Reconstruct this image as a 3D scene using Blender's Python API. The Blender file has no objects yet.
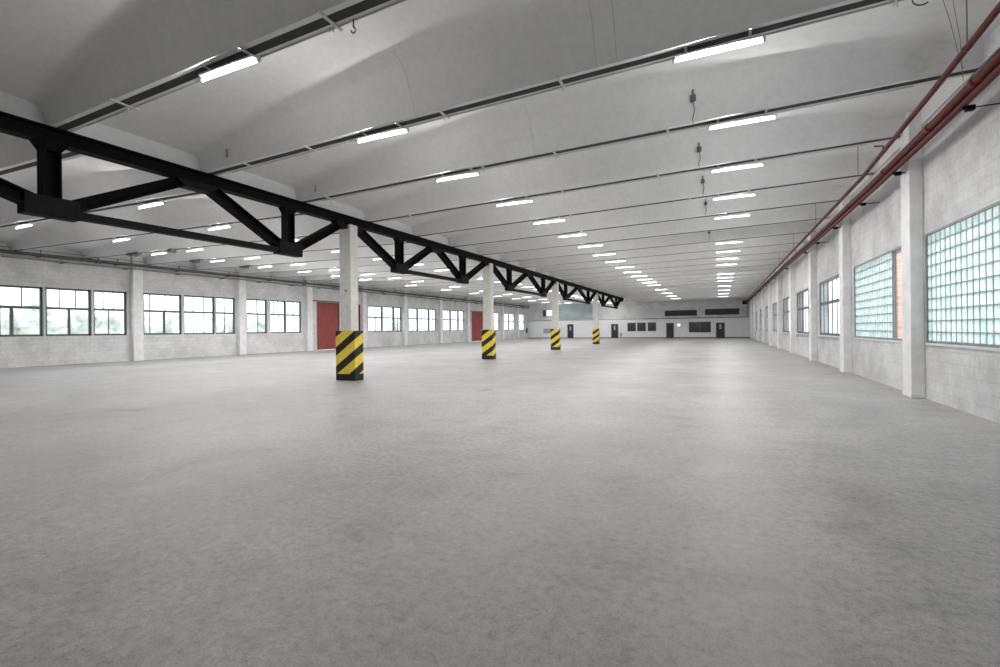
import bpy, bmesh, math, random
from mathutils import Vector, Matrix, noise
random.seed(7)
C = bpy.context.scene.collection
PI = math.pi

# ------------------------------------------------------------------ materials
def new_mat(name):
    m = bpy.data.materials.new(name); m.use_nodes = True
    nt = m.node_tree; nt.nodes.clear()
    out = nt.nodes.new('ShaderNodeOutputMaterial')
    return m, nt, out
def nd(nt, t, **kw):
    n = nt.nodes.new(t)
    for k, v in kw.items(): setattr(n, k, v)
    return n
def setin(n, **kw):
    for k, v in kw.items():
        n.inputs[k.replace('_', ' ')].default_value = v
def principled(nt, out, col, rough=.6, metal=0., spec=.5):
    b = nd(nt, 'ShaderNodeBsdfPrincipled')
    b.inputs['Base Color'].default_value = (*col, 1); b.inputs['Roughness'].default_value = rough
    b.inputs['Metallic'].default_value = metal; b.inputs['Specular IOR Level'].default_value = spec
    nt.links.new(b.outputs[0], out.inputs['Surface'])
    return b
def ramp(nt, stops):
    r = nd(nt, 'ShaderNodeValToRGB'); e = r.color_ramp.elements
    while len(e) < len(stops): e.new(.5)
    for el, (p, c) in zip(e, stops):
        el.position = p; el.color = (*c, 1) if len(c) == 3 else c
    return r
def noise_node(nt, vec, scale, detail=4, rough=.55):
    n = nd(nt, 'ShaderNodeTexNoise'); setin(n, Scale=scale, Detail=detail, Roughness=rough)
    nt.links.new(vec, n.inputs['Vector']); return n
def math_node(nt, op, a, b=None):
    n = nd(nt, 'ShaderNodeMath', operation=op)
    for i, v in enumerate((a, b)):
        if v is None: continue
        if isinstance(v, (int, float)): n.inputs[i].default_value = v
        else: nt.links.new(v, n.inputs[i])
    return n
def mixc(nt, f, a, b, mode='MIX'):
    n = nd(nt, 'ShaderNodeMix', data_type='RGBA', blend_type=mode)
    for i, v in ((0, f), (6, a), (7, b)):
        if isinstance(v, (int, float)): n.inputs[i].default_value = v
        elif isinstance(v, tuple): n.inputs[i].default_value = (*v, 1)
        else: nt.links.new(v, n.inputs[i])
    return n.outputs[2]

def simple(name, col, rough=.6, metal=0., var=.12, scale=6, spec=.5, bump=.0):
    m, nt, out = new_mat(name)
    b = principled(nt, out, col, rough, metal, spec)
    tc = nd(nt, 'ShaderNodeTexCoord')
    n = noise_node(nt, tc.outputs['Object'], scale, 5)
    lo = tuple(c * (1 - var) for c in col); hi = tuple(min(1, c * (1 + var)) for c in col)
    r = ramp(nt, [(.3, lo), (.7, hi)]); nt.links.new(n.outputs[0], r.inputs[0])
    nt.links.new(r.outputs[0], b.inputs['Base Color'])
    if bump:
        bp = nd(nt, 'ShaderNodeBump'); setin(bp, Strength=bump, Distance=.01)
        nt.links.new(n.outputs[0], bp.inputs['Height']); nt.links.new(bp.outputs[0], b.inputs['Normal'])
    return m

def mat_floor():
    m, nt, out = new_mat('floor_concrete')
    b = principled(nt, out, (.3, .3, .3), .5, 0, .5)
    tc = nd(nt, 'ShaderNodeTexCoord'); v = tc.outputs['Object']
    big = noise_node(nt, v, .35, 6, .62)
    mid = noise_node(nt, v, 1.5, 7, .68)
    fine = noise_node(nt, v, 16, 8, .78)
    grit = noise_node(nt, v, 90, 4, .7)
    r1 = ramp(nt, [(.32, (.300, .291, .286)), (.52, (.362, .354, .348)), (.72, (.425, .418, .412))])
    nt.links.new(big.outputs[0], r1.inputs[0])
    r2 = ramp(nt, [(.34, (.72, .71, .695)), (.5, (1, 1, 1)), (.68, (1.17, 1.17, 1.175))]); nt.links.new(mid.outputs[0], r2.inputs[0])
    c = mixc(nt, 1., r1.outputs[0], r2.outputs[0], 'MULTIPLY')
    r3 = ramp(nt, [(.32, (.58, .57, .565)), (.48, (1, 1, 1)), (.64, (1.25, 1.25, 1.25))]); nt.links.new(fine.outputs[0], r3.inputs[0])
    c = mixc(nt, .9, c, r3.outputs[0], 'MULTIPLY')
    r4 = ramp(nt, [(.33, (.45, .45, .45)), (.45, (1, 1, 1)), (.66, (1.25, 1.25, 1.25))]); nt.links.new(grit.outputs[0], r4.inputs[0])
    c = mixc(nt, .7, c, r4.outputs[0], 'MULTIPLY')
    # a few oily stains
    st = noise_node(nt, v, .8, 3, .5); rs = ramp(nt, [(.66, (1, 1, 1)), (.76, (.72, .70, .68))]); nt.links.new(st.outputs[0], rs.inputs[0])
    c = mixc(nt, 1., c, rs.outputs[0], 'MULTIPLY')
    nt.links.new(c, b.inputs['Base Color'])
    rr = ramp(nt, [(.35, (.42, .42, .42)), (.65, (.66, .66, .66))]); nt.links.new(mid.outputs[0], rr.inputs[0])
    nt.links.new(rr.outputs[0], b.inputs['Roughness'])
    bp = nd(nt, 'ShaderNodeBump'); setin(bp, Strength=.25, Distance=.01)
    nt.links.new(fine.outputs[0], bp.inputs['Height']); nt.links.new(bp.outputs[0], b.inputs['Normal'])
    return m

def mat_wall(name, col, axis, bump=.5, bw=.42, bh=.21, dirt=.25, bv=.90, mv=.74):
    """painted masonry; axis = normal direction of the wall ('x' or 'y')"""
    m, nt, out = new_mat(name)
    b = principled(nt, out, col, .8, 0, .25)
    tc = nd(nt, 'ShaderNodeTexCoord')
    sep = nd(nt, 'ShaderNodeSeparateXYZ'); nt.links.new(tc.outputs['Object'], sep.inputs[0])
    cmb = nd(nt, 'ShaderNodeCombineXYZ')
    nt.links.new(sep.outputs['Y' if axis == 'x' else 'X'], cmb.inputs[0]); nt.links.new(sep.outputs['Z'], cmb.inputs[1])
    br = nd(nt, 'ShaderNodeTexBrick'); nt.links.new(cmb.outputs[0], br.inputs['Vector'])
    setin(br, Scale=1., Mortar_Size=.010, Mortar_Smooth=.6, Brick_Width=bw, Row_Height=bh, Bias=0.)
    br.inputs['Color1'].default_value = (1, 1, 1, 1); br.inputs['Color2'].default_value = (bv, bv, bv, 1)
    br.inputs['Mortar'].default_value = (mv, mv, mv, 1)
    n1 = noise_node(nt, tc.outputs['Object'], .9, 6, .65); n2 = noise_node(nt, tc.outputs['Object'], 12, 6, .7)
    d = 1 - dirt
    r1 = ramp(nt, [(.3, tuple(c * d for c in col)), (.62, col)]); nt.links.new(n1.outputs[0], r1.inputs[0])
    c = mixc(nt, .8 if bump > .3 else .3, r1.outputs[0], br.outputs[0], 'MULTIPLY')
    r2 = ramp(nt, [(.3, (.84, .84, .84)), (.55, (1, 1, 1))]); nt.links.new(n2.outputs[0], r2.inputs[0])
    c = mixc(nt, .8, c, r2.outputs[0], 'MULTIPLY')
    nt.links.new(c, b.inputs['Base Color'])
    bp = nd(nt, 'ShaderNodeBump'); setin(bp, Strength=bump, Distance=.012)
    hh = mixc(nt, .35, br.outputs[0], n2.outputs[0])
    nt.links.new(hh, bp.inputs['Height']); nt.links.new(bp.outputs[0], b.inputs['Normal'])
    return m

def mat_ceiling():
    m, nt, out = new_mat('ceiling_concrete')
    col = (.70, .70, .70)
    b = principled(nt, out, col, .85, 0, .2)
    tc = nd(nt, 'ShaderNodeTexCoord')
    n1 = noise_node(nt, tc.outputs['Object'], .5, 5, .6); n2 = noise_node(nt, tc.outputs['Object'], 7, 6, .7)
    r1 = ramp(nt, [(.3, (.73, .73, .73)), (.65, (.80, .80, .80))]); nt.links.new(n1.outputs[0], r1.inputs[0])
    r2 = ramp(nt, [(.3, (.92, .92, .92)), (.6, (1, 1, 1))]); nt.links.new(n2.outputs[0], r2.inputs[0])
    c = mixc(nt, 1., r1.outputs[0], r2.outputs[0], 'MULTIPLY')
    # black soot stains in patches further down the hall
    n3 = noise_node(nt, tc.outputs['Object'], .45, 5, .7); r3 = ramp(nt, [(.66, (1, 1, 1)), (.82, (.6, .6, .6))])
    nt.links.new(n3.outputs[0], r3.inputs[0]); c = mixc(nt, .7, c, r3.outputs[0], 'MULTIPLY')
    nt.links.new(c, b.inputs['Base Color'])
    bp = nd(nt, 'ShaderNodeBump'); setin(bp, Strength=.15, Distance=.01)
    nt.links.new(n2.outputs[0], bp.inputs['Height']); nt.links.new(bp.outputs[0], b.inputs['Normal'])
    return m

def mat_hazard(name, phase, kx=.68, ky=.55, period=.58, duty=.54, base=.2):
    m, nt, out = new_mat(name)
    b = principled(nt, out, (.7, .5, .03), .5, 0, .4)
    tc = nd(nt, 'ShaderNodeTexCoord'); sep = nd(nt, 'ShaderNodeSeparateXYZ'); nt.links.new(tc.outputs['Object'], sep.inputs[0])
    sx = math_node(nt, 'MULTIPLY', sep.outputs['X'], kx); sy = math_node(nt, 'MULTIPLY', sep.outputs['Y'], ky)
    s = math_node(nt, 'ADD', sx.outputs[0], sy.outputs[0])
    z = math_node(nt, 'SUBTRACT', sep.outputs['Z'], s.outputs[0])
    z = math_node(nt, 'ADD', z.outputs[0], phase + 5.8)
    z = math_node(nt, 'DIVIDE', z.outputs[0], period); fr = math_node(nt, 'FRACT', z.outputs[0])
    st = math_node(nt, 'LESS_THAN', fr.outputs[0], duty)
    ab = math_node(nt, 'GREATER_THAN', sep.outputs['Z'], base)
    msk = math_node(nt, 'MULTIPLY', st.outputs[0], ab.outputs[0])
    n = noise_node(nt, tc.outputs['Object'], 9, 6, .7)
    ry = ramp(nt, [(.3, (.70, .50, .035)), (.6, (.88, .66, .07))]); nt.links.new(n.outputs[0], ry.inputs[0])
    rb = ramp(nt, [(.35, (.006, .006, .007)), (.7, (.018, .018, .018))]); nt.links.new(n.outputs[0], rb.inputs[0])
    c = mixc(nt, msk.outputs[0], rb.outputs[0], ry.outputs[0])
    nt.links.new(c, b.inputs['Base Color'])
    return m

def mat_glass(name='window_glass', tint=(.78, .82, .83), refl=.08):
    m, nt, out = new_mat(name)
    t = nd(nt, 'ShaderNodeBsdfTransparent'); t.inputs[0].default_value = (*tint, 1)
    g = nd(nt, 'ShaderNodeBsdfGlossy'); g.inputs['Roughness'].default_value = .03; g.inputs[0].default_value = (1, 1, 1, 1)
    mx = nd(nt, 'ShaderNodeMixShader'); mx.inputs[0].default_value = refl
    nt.links.new(t.outputs[0], mx.inputs[1]); nt.links.new(g.outputs[0], mx.inputs[2]); nt.links.new(mx.outputs[0], out.inputs[0])
    return m
def mat_block():
    m, nt, out = new_mat('glass_block')
    tc = nd(nt, 'ShaderNodeTexCoord')
    n = noise_node(nt, tc.outputs['Object'], 4.5, 3, .6)
    n2 = noise_node(nt, tc.outputs['Object'], 38, 3, .6)
    r = ramp(nt, [(.32, (.38, .50, .485)), (.52, (.50, .59, .58)), (.7, (.62, .665, .655))]); nt.links.new(n.outputs[0], r.inputs[0])
    r2 = ramp(nt, [(.35, (.80, .86, .85)), (.6, (1, 1, 1))]); nt.links.new(n2.outputs[0], r2.inputs[0])
    c = mixc(nt, 1., r.outputs[0], r2.outputs[0], 'MULTIPLY')
    t = nd(nt, 'ShaderNodeBsdfTranslucent'); nt.links.new(c, t.inputs[0])
    g = nd(nt, 'ShaderNodeBsdfGlossy'); g.inputs['Roughness'].default_value = .15
    mx = nd(nt, 'ShaderNodeMixShader'); mx.inputs[0].default_value = .08
    nt.links.new(t.outputs[0], mx.inputs[1]); nt.links.new(g.outputs[0], mx.inputs[2]); nt.links.new(mx.outputs[0], out.inputs[0])
    bp = nd(nt, 'ShaderNodeBump'); setin(bp, Strength=.5, Distance=.01); nt.links.new(n2.outputs[0], bp.inputs['Height'])
    nt.links.new(bp.outputs[0], g.inputs['Normal'])
    return m
def mat_emit(name, col, s):
    m, nt, out = new_mat(name)
    e = nd(nt, 'ShaderNodeEmission'); e.inputs[0].default_value = (*col, 1); e.inputs[1].default_value = s
    nt.links.new(e.outputs[0], out.inputs[0]); return m
def mat_brick():
    m, nt, out = new_mat('orange_brick')
    b = principled(nt, out, (.5, .2, .1), .8)
    tc = nd(nt, 'ShaderNodeTexCoord'); sep = nd(nt, 'ShaderNodeSeparateXYZ'); nt.links.new(tc.outputs['Object'], sep.inputs[0])
    s = math_node(nt, 'ADD', sep.outputs['X'], sep.outputs['Y'])
    cmb = nd(nt, 'ShaderNodeCombineXYZ'); nt.links.new(s.outputs[0], cmb.inputs[0]); nt.links.new(sep.outputs['Z'], cmb.inputs[1])
    br = nd(nt, 'ShaderNodeTexBrick'); nt.links.new(cmb.outputs[0], br.inputs['Vector'])
    setin(br, Scale=1., Mortar_Size=.03, Brick_Width=.8, Row_Height=.25)
    br.inputs['Color1'].default_value = (.82, .50, .38, 1); br.inputs['Color2'].default_value = (.72, .38, .27, 1); br.inputs['Mortar'].default_value = (.75, .66, .6, 1)
    nt.links.new(br.outputs[0], b.inputs['Base Color']); return m

M = {}
M['floor'] = mat_floor()
M['wall_x'] = mat_wall('painted_block_side', (.72, .72, .715), 'x')
M['wall_y'] = mat_wall('painted_block_end', (.74, .74, .74), 'y', .3)
M['wall_r'] = mat_wall('rough_block_side', (.70, .70, .70), 'x', .8, .40, .20, .3, .93, .82)
M['pilaster'] = simple('pilaster_paint', (.76, .76, .75), .8, 0, .10, 3, .25, .2)
M['column'] = simple('column_concrete', (.68, .66, .62), .8, 0, .10, 5, .25, .2)
M['ceiling'] = mat_ceiling()
M['black'] = simple('black_steel', (.004, .004, .0045), .65, 0, .3, 8, .08)
M['gusset'] = simple('charcoal_plate', (.010, .010, .011), .65, 0, .2, 8, .1)
M['frame'] = simple('dark_window_frame', (.085, .095, .10), .5, 0, .2, 8)
M['frame_r'] = simple('grey_window_frame', (.22, .23, .235), .55, 0, .2, 8)
M['grout'] = simple('block_mortar', (.27, .34, .34), .8, 0, .15, 8)
M['glass'] = mat_glass()
M['block'] = mat_block()
M['red'] = simple('red_pipe_paint', (.10, .013, .011), .6, 0, .2, 5, .25)
M['door_red'] = simple('red_door_paint', (.26, .045, .035), .6, 0, .15, 2)
M['dark_red'] = simple('dark_red_trim', (.10, .02, .02), .6, 0, .15, 4)
M['white'] = simple('white_enamel', (.77, .77, .77), .5, 0, .05, 5)
M['grey'] = simple('grey_steel', (.20, .20, .20), .5, .3, .2, 6)
M['pipe_dark'] = simple('dark_grey_pipe', (.09, .09, .09), .55, 0, .25, 5)
M['clip'] = simple('pale_bracket', (.62, .62, .62), .6, 0, .08, 6)
M['slot'] = simple('joint_gap_shade', (.05, .05, .05), .9, 0, .2, 4)  # near-black tone stands in for shade inside the joint gaps
M['door_dark'] = simple('charcoal_door', (.022, .022, .024), .5, 0, .2, 4)
M['dark_glass'] = simple('dark_glazing', (.030, .034, .030), .15, 0, .3, 2)
M['green_glass'] = simple('green_glazing', (.014, .055, .045), .15, 0, .4, 1.2)
M['louvre'] = simple('dark_louvre', (.05, .054, .055), .6, 0, .15, 4)
M['pale_glass'] = simple('pale_door_pane', (.42, .45, .46), .2, 0, .15, 4)
M['blue'] = simple('blue_grey_sheet', (.36, .43, .465), .45, 0, .22, .45)
M['skirt'] = simple('dark_skirting', (.16, .16, .16), .7, 0, .15, 4)
M['tube'] = mat_emit('lit_tube', (1., .99, .985), 3.6)
M['lampbox'] = mat_emit('lit_wall_lamp', (1., .99, .96), 1.3)
M['lit_pane'] = mat_emit('daylit_pane', (.93, .97, 1.), .9)
M['ground'] = simple('outdoor_paving', (.50, .50, .48), .9, 0, .1, .5)
M['leaf'] = simple('pale_leaves', (.70, .76, .67), .8, 0, .35, 1.8)
M['bark'] = simple('grey_bark', (.18, .15, .12), .9)
M['brick'] = mat_brick()
M['render'] = simple('pale_render', (.62, .64, .63), .9)

# ------------------------------------------------------------------ mesh helpers
class MB:
    def __init__(s): s.v = []; s.f = []
    def add(s, vs, fs):
        o = len(s.v); s.v += [tuple(v) for v in vs]; s.f += [tuple(i + o for i in f) for f in fs]; return s
    def box(s, a, b):
        x0, y0, z0 = (min(a[i], b[i]) for i in range(3)); x1, y1, z1 = (max(a[i], b[i]) for i in range(3))
        return s.add([(x0,y0,z0),(x1,y0,z0),(x1,y1,z0),(x0,y1,z0),(x0,y0,z1),(x1,y0,z1),(x1,y1,z1),(x0,y1,z1)],
                     [(0,3,2,1),(4,5,6,7),(0,1,5,4),(1,2,6,5),(2,3,7,6),(3,0,4,7)])
    def beam(s, p, q, prof, up=(0, 0, 1)):
        """sweep a closed 2-D profile (side, up) from p to q"""
        p, q = Vector(p), Vector(q); d = (q - p).normalized(); u = Vector(up)
        if abs(d.dot(u)) > .98: u = Vector((1, 0, 0))
        sd = d.cross(u).normalized(); u = sd.cross(d).normalized()
        n = len(prof); vs = [c + sd * a + u * b for c in (p, q) for a, b in prof]
        fs = [(i, (i + 1) % n, n + (i + 1) % n, n + i) for i in range(n)] + [tuple(range(n))[::-1], tuple(range(n, 2 * n))]
        return s.add(vs, fs)
    def ibeam(s, p, q, w, h, t, up=(0, 0, 1)):
        a, b = w / 2, h / 2; c = t / 2
        prof = [(-a,-b),(a,-b),(a,-b+t),(c,-b+t),(c,b-t),(a,b-t),(a,b),(-a,b),(-a,b-t),(-c,b-t),(-c,-b+t),(-a,-b+t)]
        return s.beam(p, q, prof, up)
    def rect(s, p, q, w, h, up=(0, 0, 1)):
        a, b = w / 2, h / 2
        return s.beam(p, q, [(-a,-b),(a,-b),(a,b),(-a,b)], up)
    def tube(s, pts, r, n=10):
        pts = [Vector(p) for p in pts]; m = len(pts); vs = []
        for i, p in enumerate(pts):
            d = (pts[min(i+1, m-1)] - pts[max(i-1, 0)]).normalized(); u = Vector((0, 0, 1)) if abs(d.z) < .9 else Vector((1, 0, 0))
            sd = d.cross(u).normalized(); u = sd.cross(d)
            vs += [p + (sd * math.cos(2*PI*k/n) + u * math.sin(2*PI*k/n)) * r for k in range(n)]
        fs = [(i*n+k, i*n+(k+1) % n, (i+1)*n+(k+1) % n, (i+1)*n+k) for i in range(m-1) for k in range(n)]
        fs += [tuple(range(n))[::-1], tuple((m-1)*n+k for k in range(n))]
        return s.add(vs, fs)
    def build(s, name, mat, parent=None, smooth=False, bevel=0, origin=None):
        o0 = Vector(origin) if origin is not None else (world_loc(parent) if parent else Vector((0, 0, 0)))
        me = bpy.data.meshes.new(name); me.from_pydata([tuple(Vector(v) - o0) for v in s.v], [], s.f)
        bm = bmesh.new(); bm.from_mesh(me); bmesh.ops.recalc_face_normals(bm, faces=bm.faces[:]); bm.to_mesh(me); bm.free()
        me.materials.append(mat)
        if smooth: me.polygons.foreach_set('use_smooth', [len(p.vertices) == 4 for p in me.polygons])
        ob = bpy.data.objects.new(name, me); C.objects.link(ob)
        if parent: ob.parent = parent
        elif origin is not None: ob.location = o0
        if parent and origin is not None: ob.location = o0 - world_loc(parent)
        if bevel:
            bv = ob.modifiers.new('edge', 'BEVEL'); bv.width = bevel; bv.segments = 2; bv.limit_method = 'ANGLE'
        return ob
def world_loc(o):
    l = Vector(o.location)
    while o.parent: o = o.parent; l += Vector(o.location)
    return l
def thing(name, loc, label=None, cat=None, group=None, kind=None):
    o = bpy.data.objects.new(name, None); C.objects.link(o); o.location = loc; o.empty_display_size = .2
    return tag(o, label, cat, group, kind)
def tag(o, label=None, cat=None, group=None, kind=None):
    if label: o['label'] = label
    if cat: o['category'] = cat
    if group: o['group'] = group
    if kind: o['kind'] = kind
    return o
def struct(o, label=None): return tag(o, label, None, None, 'structure')
ORD = ['first','second','third','fourth','fifth','sixth','seventh','eighth','ninth','tenth','eleventh','twelfth','thirteenth','fourteenth','fifteenth',
       'sixteenth','seventeenth','eighteenth','nineteenth','twentieth','twenty-first','twenty-second','twenty-third','twenty-fourth','twenty-fifth','twenty-sixth']

# ------------------------------------------------------------------ layout constants (metres; hall runs along +Y)
XL, XR = -29.6, 3.80          # inner faces of the side walls
YB, YF = -7.0, 75.42          # behind the camera / far end
def xt(y): return -10.79 + (22 - y) * .035 if y < 22 else -10.79 - .012 * (y - 22)      # line of the columns and trusses
def zt(y): return 5.186 + (y - 22) * .0125 if y < 22 else 5.186 + .0048 * (y - 22)   # top of the steel
ZRW = 5.58                    # roof joint level at right wall
def zlw(y): return 5.40 + .006 * max(0, y - 10)
YJ = [4.50 + 2.825 * k for k in range(-4, 26)]
def skew(y): return -min(.60, max(.2, .30 + .055 * (y - 4.5)))
LOFF = .40      # the roof joints run slightly askew to the side walls
def jy(y, x): return y + (skew(y) * max(0, (XR - x) / (XR - xt(y))) if x >= xt(y) + .015 else LOFF)      # joints between roof elements

# ------------------------------------------------------------------ setting: floor, walls
f = MB(); f.box((XL - .3, YB - .3, -.2), (XR + .3, YF + .3, 0)); struct(f.build('floor', M['floor']), 'grey mottled bare concrete floor of the empty hall')

def wall_with_openings(name, mat, x0, x1, ya, yb, ztop, opens, label):
    """wall along Y between x0 and x1; opens = [(y0,y1,z0,z1)] sorted"""
    m = MB(); y = ya
    for (a, b, z0, z1) in opens:
        if a > y + 1e-4: m.box((x0, y, 0), (x1, a, ztop))
        if z0 > 0: m.box((x0, a, 0), (x1, b, z0))
        m.box((x0, a, z1), (x1, b, ztop)); y = b
    m.box((x0, y, 0), (x1, yb, ztop))
    return struct(m.build(name, mat), label)

# left wall: window units (y0, y1, upper mullions, lower mullions); thick lower mullions marked by width
SL, HL, TL = 1.43, 3.80, 2.80
left_bays = [
  [(10.03, 11.60, [(10.86, .035)], [(10.50, .13)]), (11.68, 13.55, [(12.26, .035), (12.92, .035)], [(12.64, .11)]), (13.63, 15.18, [(14.11, .035), (14.57, .035)], [(14.35, .04)])],
  [(15.98, 18.12, [(16.38, .035), (17.22, .04)], [(16.38, .035), (17.15, .12)]), (18.24, 20.20, [(18.86, .04), (19.54, .04)], [(18.86, .04), (19.54, .04)]), (20.24, 21.62, [(20.92, .04)], [(20.92, .04)])],
  [(22.46, 24.12, [(22.75, .05), (23.35, .05)], [(23.42, .05)]), (24.36, 25.75, [(24.72, .05), (25.12, .04)], [(25.20, .05)]), (25.79, 27.20, [(26.50, .05)], [(26.50, .05)])],
  [(34.98, 37.05, [(35.3, .05), (36.2, .05)], [(36.1, .08)]), (37.10, 38.85, [(38.0, .05)], [(38.0, .05)]), (38.9, 40.1, [(39.5, .05)], [(39.5, .05)])],
  [(41.30, 43.0, [(42.2, .06)], [(42.2, .1)]), (43.05, 45.2, [(43.8, .06), (44.5, .06)], [(43.8, .06), (44.5, .06)]), (45.25, 46.7, [(46.0, .06)], [(46.0, .06)])],
  [(48.1, 49.9, [(48.7, .06), (49.3, .06)], [(49.0, .08)]), (49.95, 51.8, [(50.6, .06), (51.2, .06)], [(50.8, .06)]), (51.85, 53.3, [(52.6, .06)], [(52.6, .06)])],
  [(59.6, 61.4, [(60.5, .06)], [(60.5, .06)]), (61.45, 63.9, [(62.2, .06), (63.1, .06)], [(62.2, .06), (63.1, .06)])],
  [(65.6, 67.5, [(66.5, .06)], [(66.5, .06)]), (67.55, 69.7, [(68.2, .06), (69.0, .06)], [(68.2, .06), (69.0, .06)])],
  [(71.4, 73.9, [(72.2, .06), (73.1, .06)], [(72.2, .06), (73.1, .06)])],
]
left_doors = [(28.73, 31.25), (32.3, 33.87), (55.15, 58.4)]
opens = []
for bay in left_bays:
    for u in bay: opens.append((u[0], u[1], SL, HL + (.004 * max(0, u[0] - 10))))
for a, b in left_doors: opens.append((a, b, 0, 3.93))
opens.sort()
wall_with_openings('wall_left', M['wall_x'], XL - .3, XL, YB, YF, 7.2, opens, 'long white painted brick wall with the steel windows and red doors')

def steel_window(n, bay, xf, s0, s1, tr, mat, label, side=1, depth=.06):
    """one bay of steel-framed units at plane xf, glazed with clear panes; side = +1 when the room is towards +X"""
    root = thing('window_%d' % n, (xf, bay[0][0], s0), label, None, None, 'structure')
    for (y0, y1, up, lo) in bay:
        fr = MB(); w = .095
        hi = s1 + (.004 * max(0, y0 - 10) if side > 0 else 0)
        fr.box((xf - depth/2, y0, s0), (xf + depth/2, y1, s0 + w)); fr.box((xf - depth/2, y0, hi - w), (xf + depth/2, y1, hi))
        fr.box((xf - depth/2, y0, s0), (xf + depth/2, y0 + w, hi)); fr.box((xf - depth/2, y1 - w, s0), (xf + depth/2, y1, hi))
        fo = fr.build('window_frame', mat, root)
        tb = MB(); tb.box((xf - depth*.6, y0 + w, tr - .06), (xf + depth*.6, y1 - w, tr + .06)); tb.build('transom', mat, fo)
        for z0, z1, L in ((tr + .045, hi - w, up), (s0 + w, tr - .045, lo)):
            for yy, ww in L:
                b = MB(); b.box((xf - depth*.4, yy - ww/2, z0), (xf + depth*.4, yy + ww/2, z1)); b.build('mullion', mat, fo)
        g = MB(); g.box((xf - .004, y0 + w*.5, s0 + w*.5), (xf + .004, y1 - w*.5, hi - w*.5)); g.build('window_pane', M['glass'], root)
    sl = MB(); ya, yb = bay[0][0] - .03, bay[-1][1] + .03
    sl.box((xf - side*.10, ya, s0 - .05), (xf + side*.155, yb, s0 - .002)); sl.build('window_sill', M['clip'], root)
    return root
wn = 1
where = ['nearest the camera', 'second from the camera', 'third from the camera, before the first red door', 'first beyond the wide red doors', 'second beyond the wide red doors',
         'just before the far red door', 'just beyond the far red door', 'second beyond the far red door', 'in the far corner of the hall']
for bay, wh in zip(left_bays, where):
    steel_window(wn, bay, XL - .14, SL, HL, TL, M['frame'], 'dark steel framed window of the left wall, ' + wh); wn += 1

# pilasters of the left wall
tn = 1
for y in (-2.6, 3.5, 9.45, 15.33, 21.72, 27.55, 33.92, 40.15, 47.05, 53.75, 58.75, 64.4, 70.3):
    p = MB(); p.box((XL, y, 0), (XL + .28, y + .5, 7.0)); struct(p.build('trim_%d' % tn, M['pilaster'], bevel=.012), 'white painted pilaster on the left wall'); tn += 1

# red doors of the left wall
lab = ['tall red steel sliding door before the nearest hazard striped column', 'dark red door leaf mostly hidden by the nearest column', 'tall red door beside the second hazard striped column']
for i, (a, b) in enumerate(left_doors):
    r = thing('door_%d' % (i + 1), (XL - .1, a, 0), lab[i], None, None, 'structure')
    d = MB(); d.box((XL - .14, a + .05, .03), (XL - .08, b - .05, 3.86))
    nr = 3
    for k in range(nr):
        yy = a + .05 + (b - a - .1) * (k + .5) / nr
        d.box((XL - .085, yy - (b - a) / nr * .42, .2), (XL - .072, yy + (b - a) / nr * .42, 3.7))
    d.build('door_panel', M['door_red'], r, bevel=.004)
    fm = MB(); fm.box((XL - .16, a, 0), (XL - .02, a + .06, 3.93)); fm.box((XL - .16, b - .06, 0), (XL - .02, b, 3.93)); fm.box((XL - .16, a, 3.86), (XL - .02, b, 3.93)); fm.build('door_frame', M['dark_red'], r)
    h = MB(); h.tube([(XL - .07, a + .3, 1.0), (XL - .0, a + .3, 1.03), (XL - .0, a + .3, 1.27), (XL - .07, a + .3, 1.3)], .014, 8); h.build('door_handle', M['grey'], r, True)
    if i != 1:
        t = MB(); t.box((XL - .0, a - .55, 3.96), (XL + .07, b + .1, 4.05)); t.build('door_track', M['pipe_dark'], r)
lt = MB(); lt.box((XL, 28.1, 1.34), (XL + .08, 28.35, 1.42)); lt.tube([(XL + .08, 28.22, 1.38), (XL + .14, 28.22, 1.38)], .02, 8)
tag(lt.build('door_latch', M['pipe_dark'], origin=(XL, 28.22, 1.34)), 'small dark latch on the left wall beside the tall red door', 'latch')

# right wall --------------------------------------------------------------
SR, HR = 1.15, 3.34
PR = [-6.2, .1, 6.2, 12.48, 18.42, 24.38, 30.9, 37.3, 43.9, 50.5, 57.0, 63.4, 69.8]
PD = .23      # pillar starts
right_open = [(6.85, 12.38, SR, HR), (13.15, 18.05, SR, HR)]
rb = []
for k in range(4, 12):
    a, b = PR[k] + .62, PR[k + 1] - .52
    right_open.append((a, b, SR, HR)); rb.append((a, b))
wall_with_openings('wall_right', M['wall_r'], XR, XR + .35, YB, YF, 7.2, right_open, 'rough pale block wall with the glass block windows on the right')
for i, y in enumerate(PR):
    p = MB(); p.box((XR - PD, y, 0), (XR, y + .52, 7.0)); p.box((XR - PD - .01, y - .01, 0), (XR, y + .53, .10))
    struct(p.build('trim_%d' % tn, M['pilaster'], bevel=.015), 'square white painted wall pillar of the right wall'); tn += 1

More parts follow.
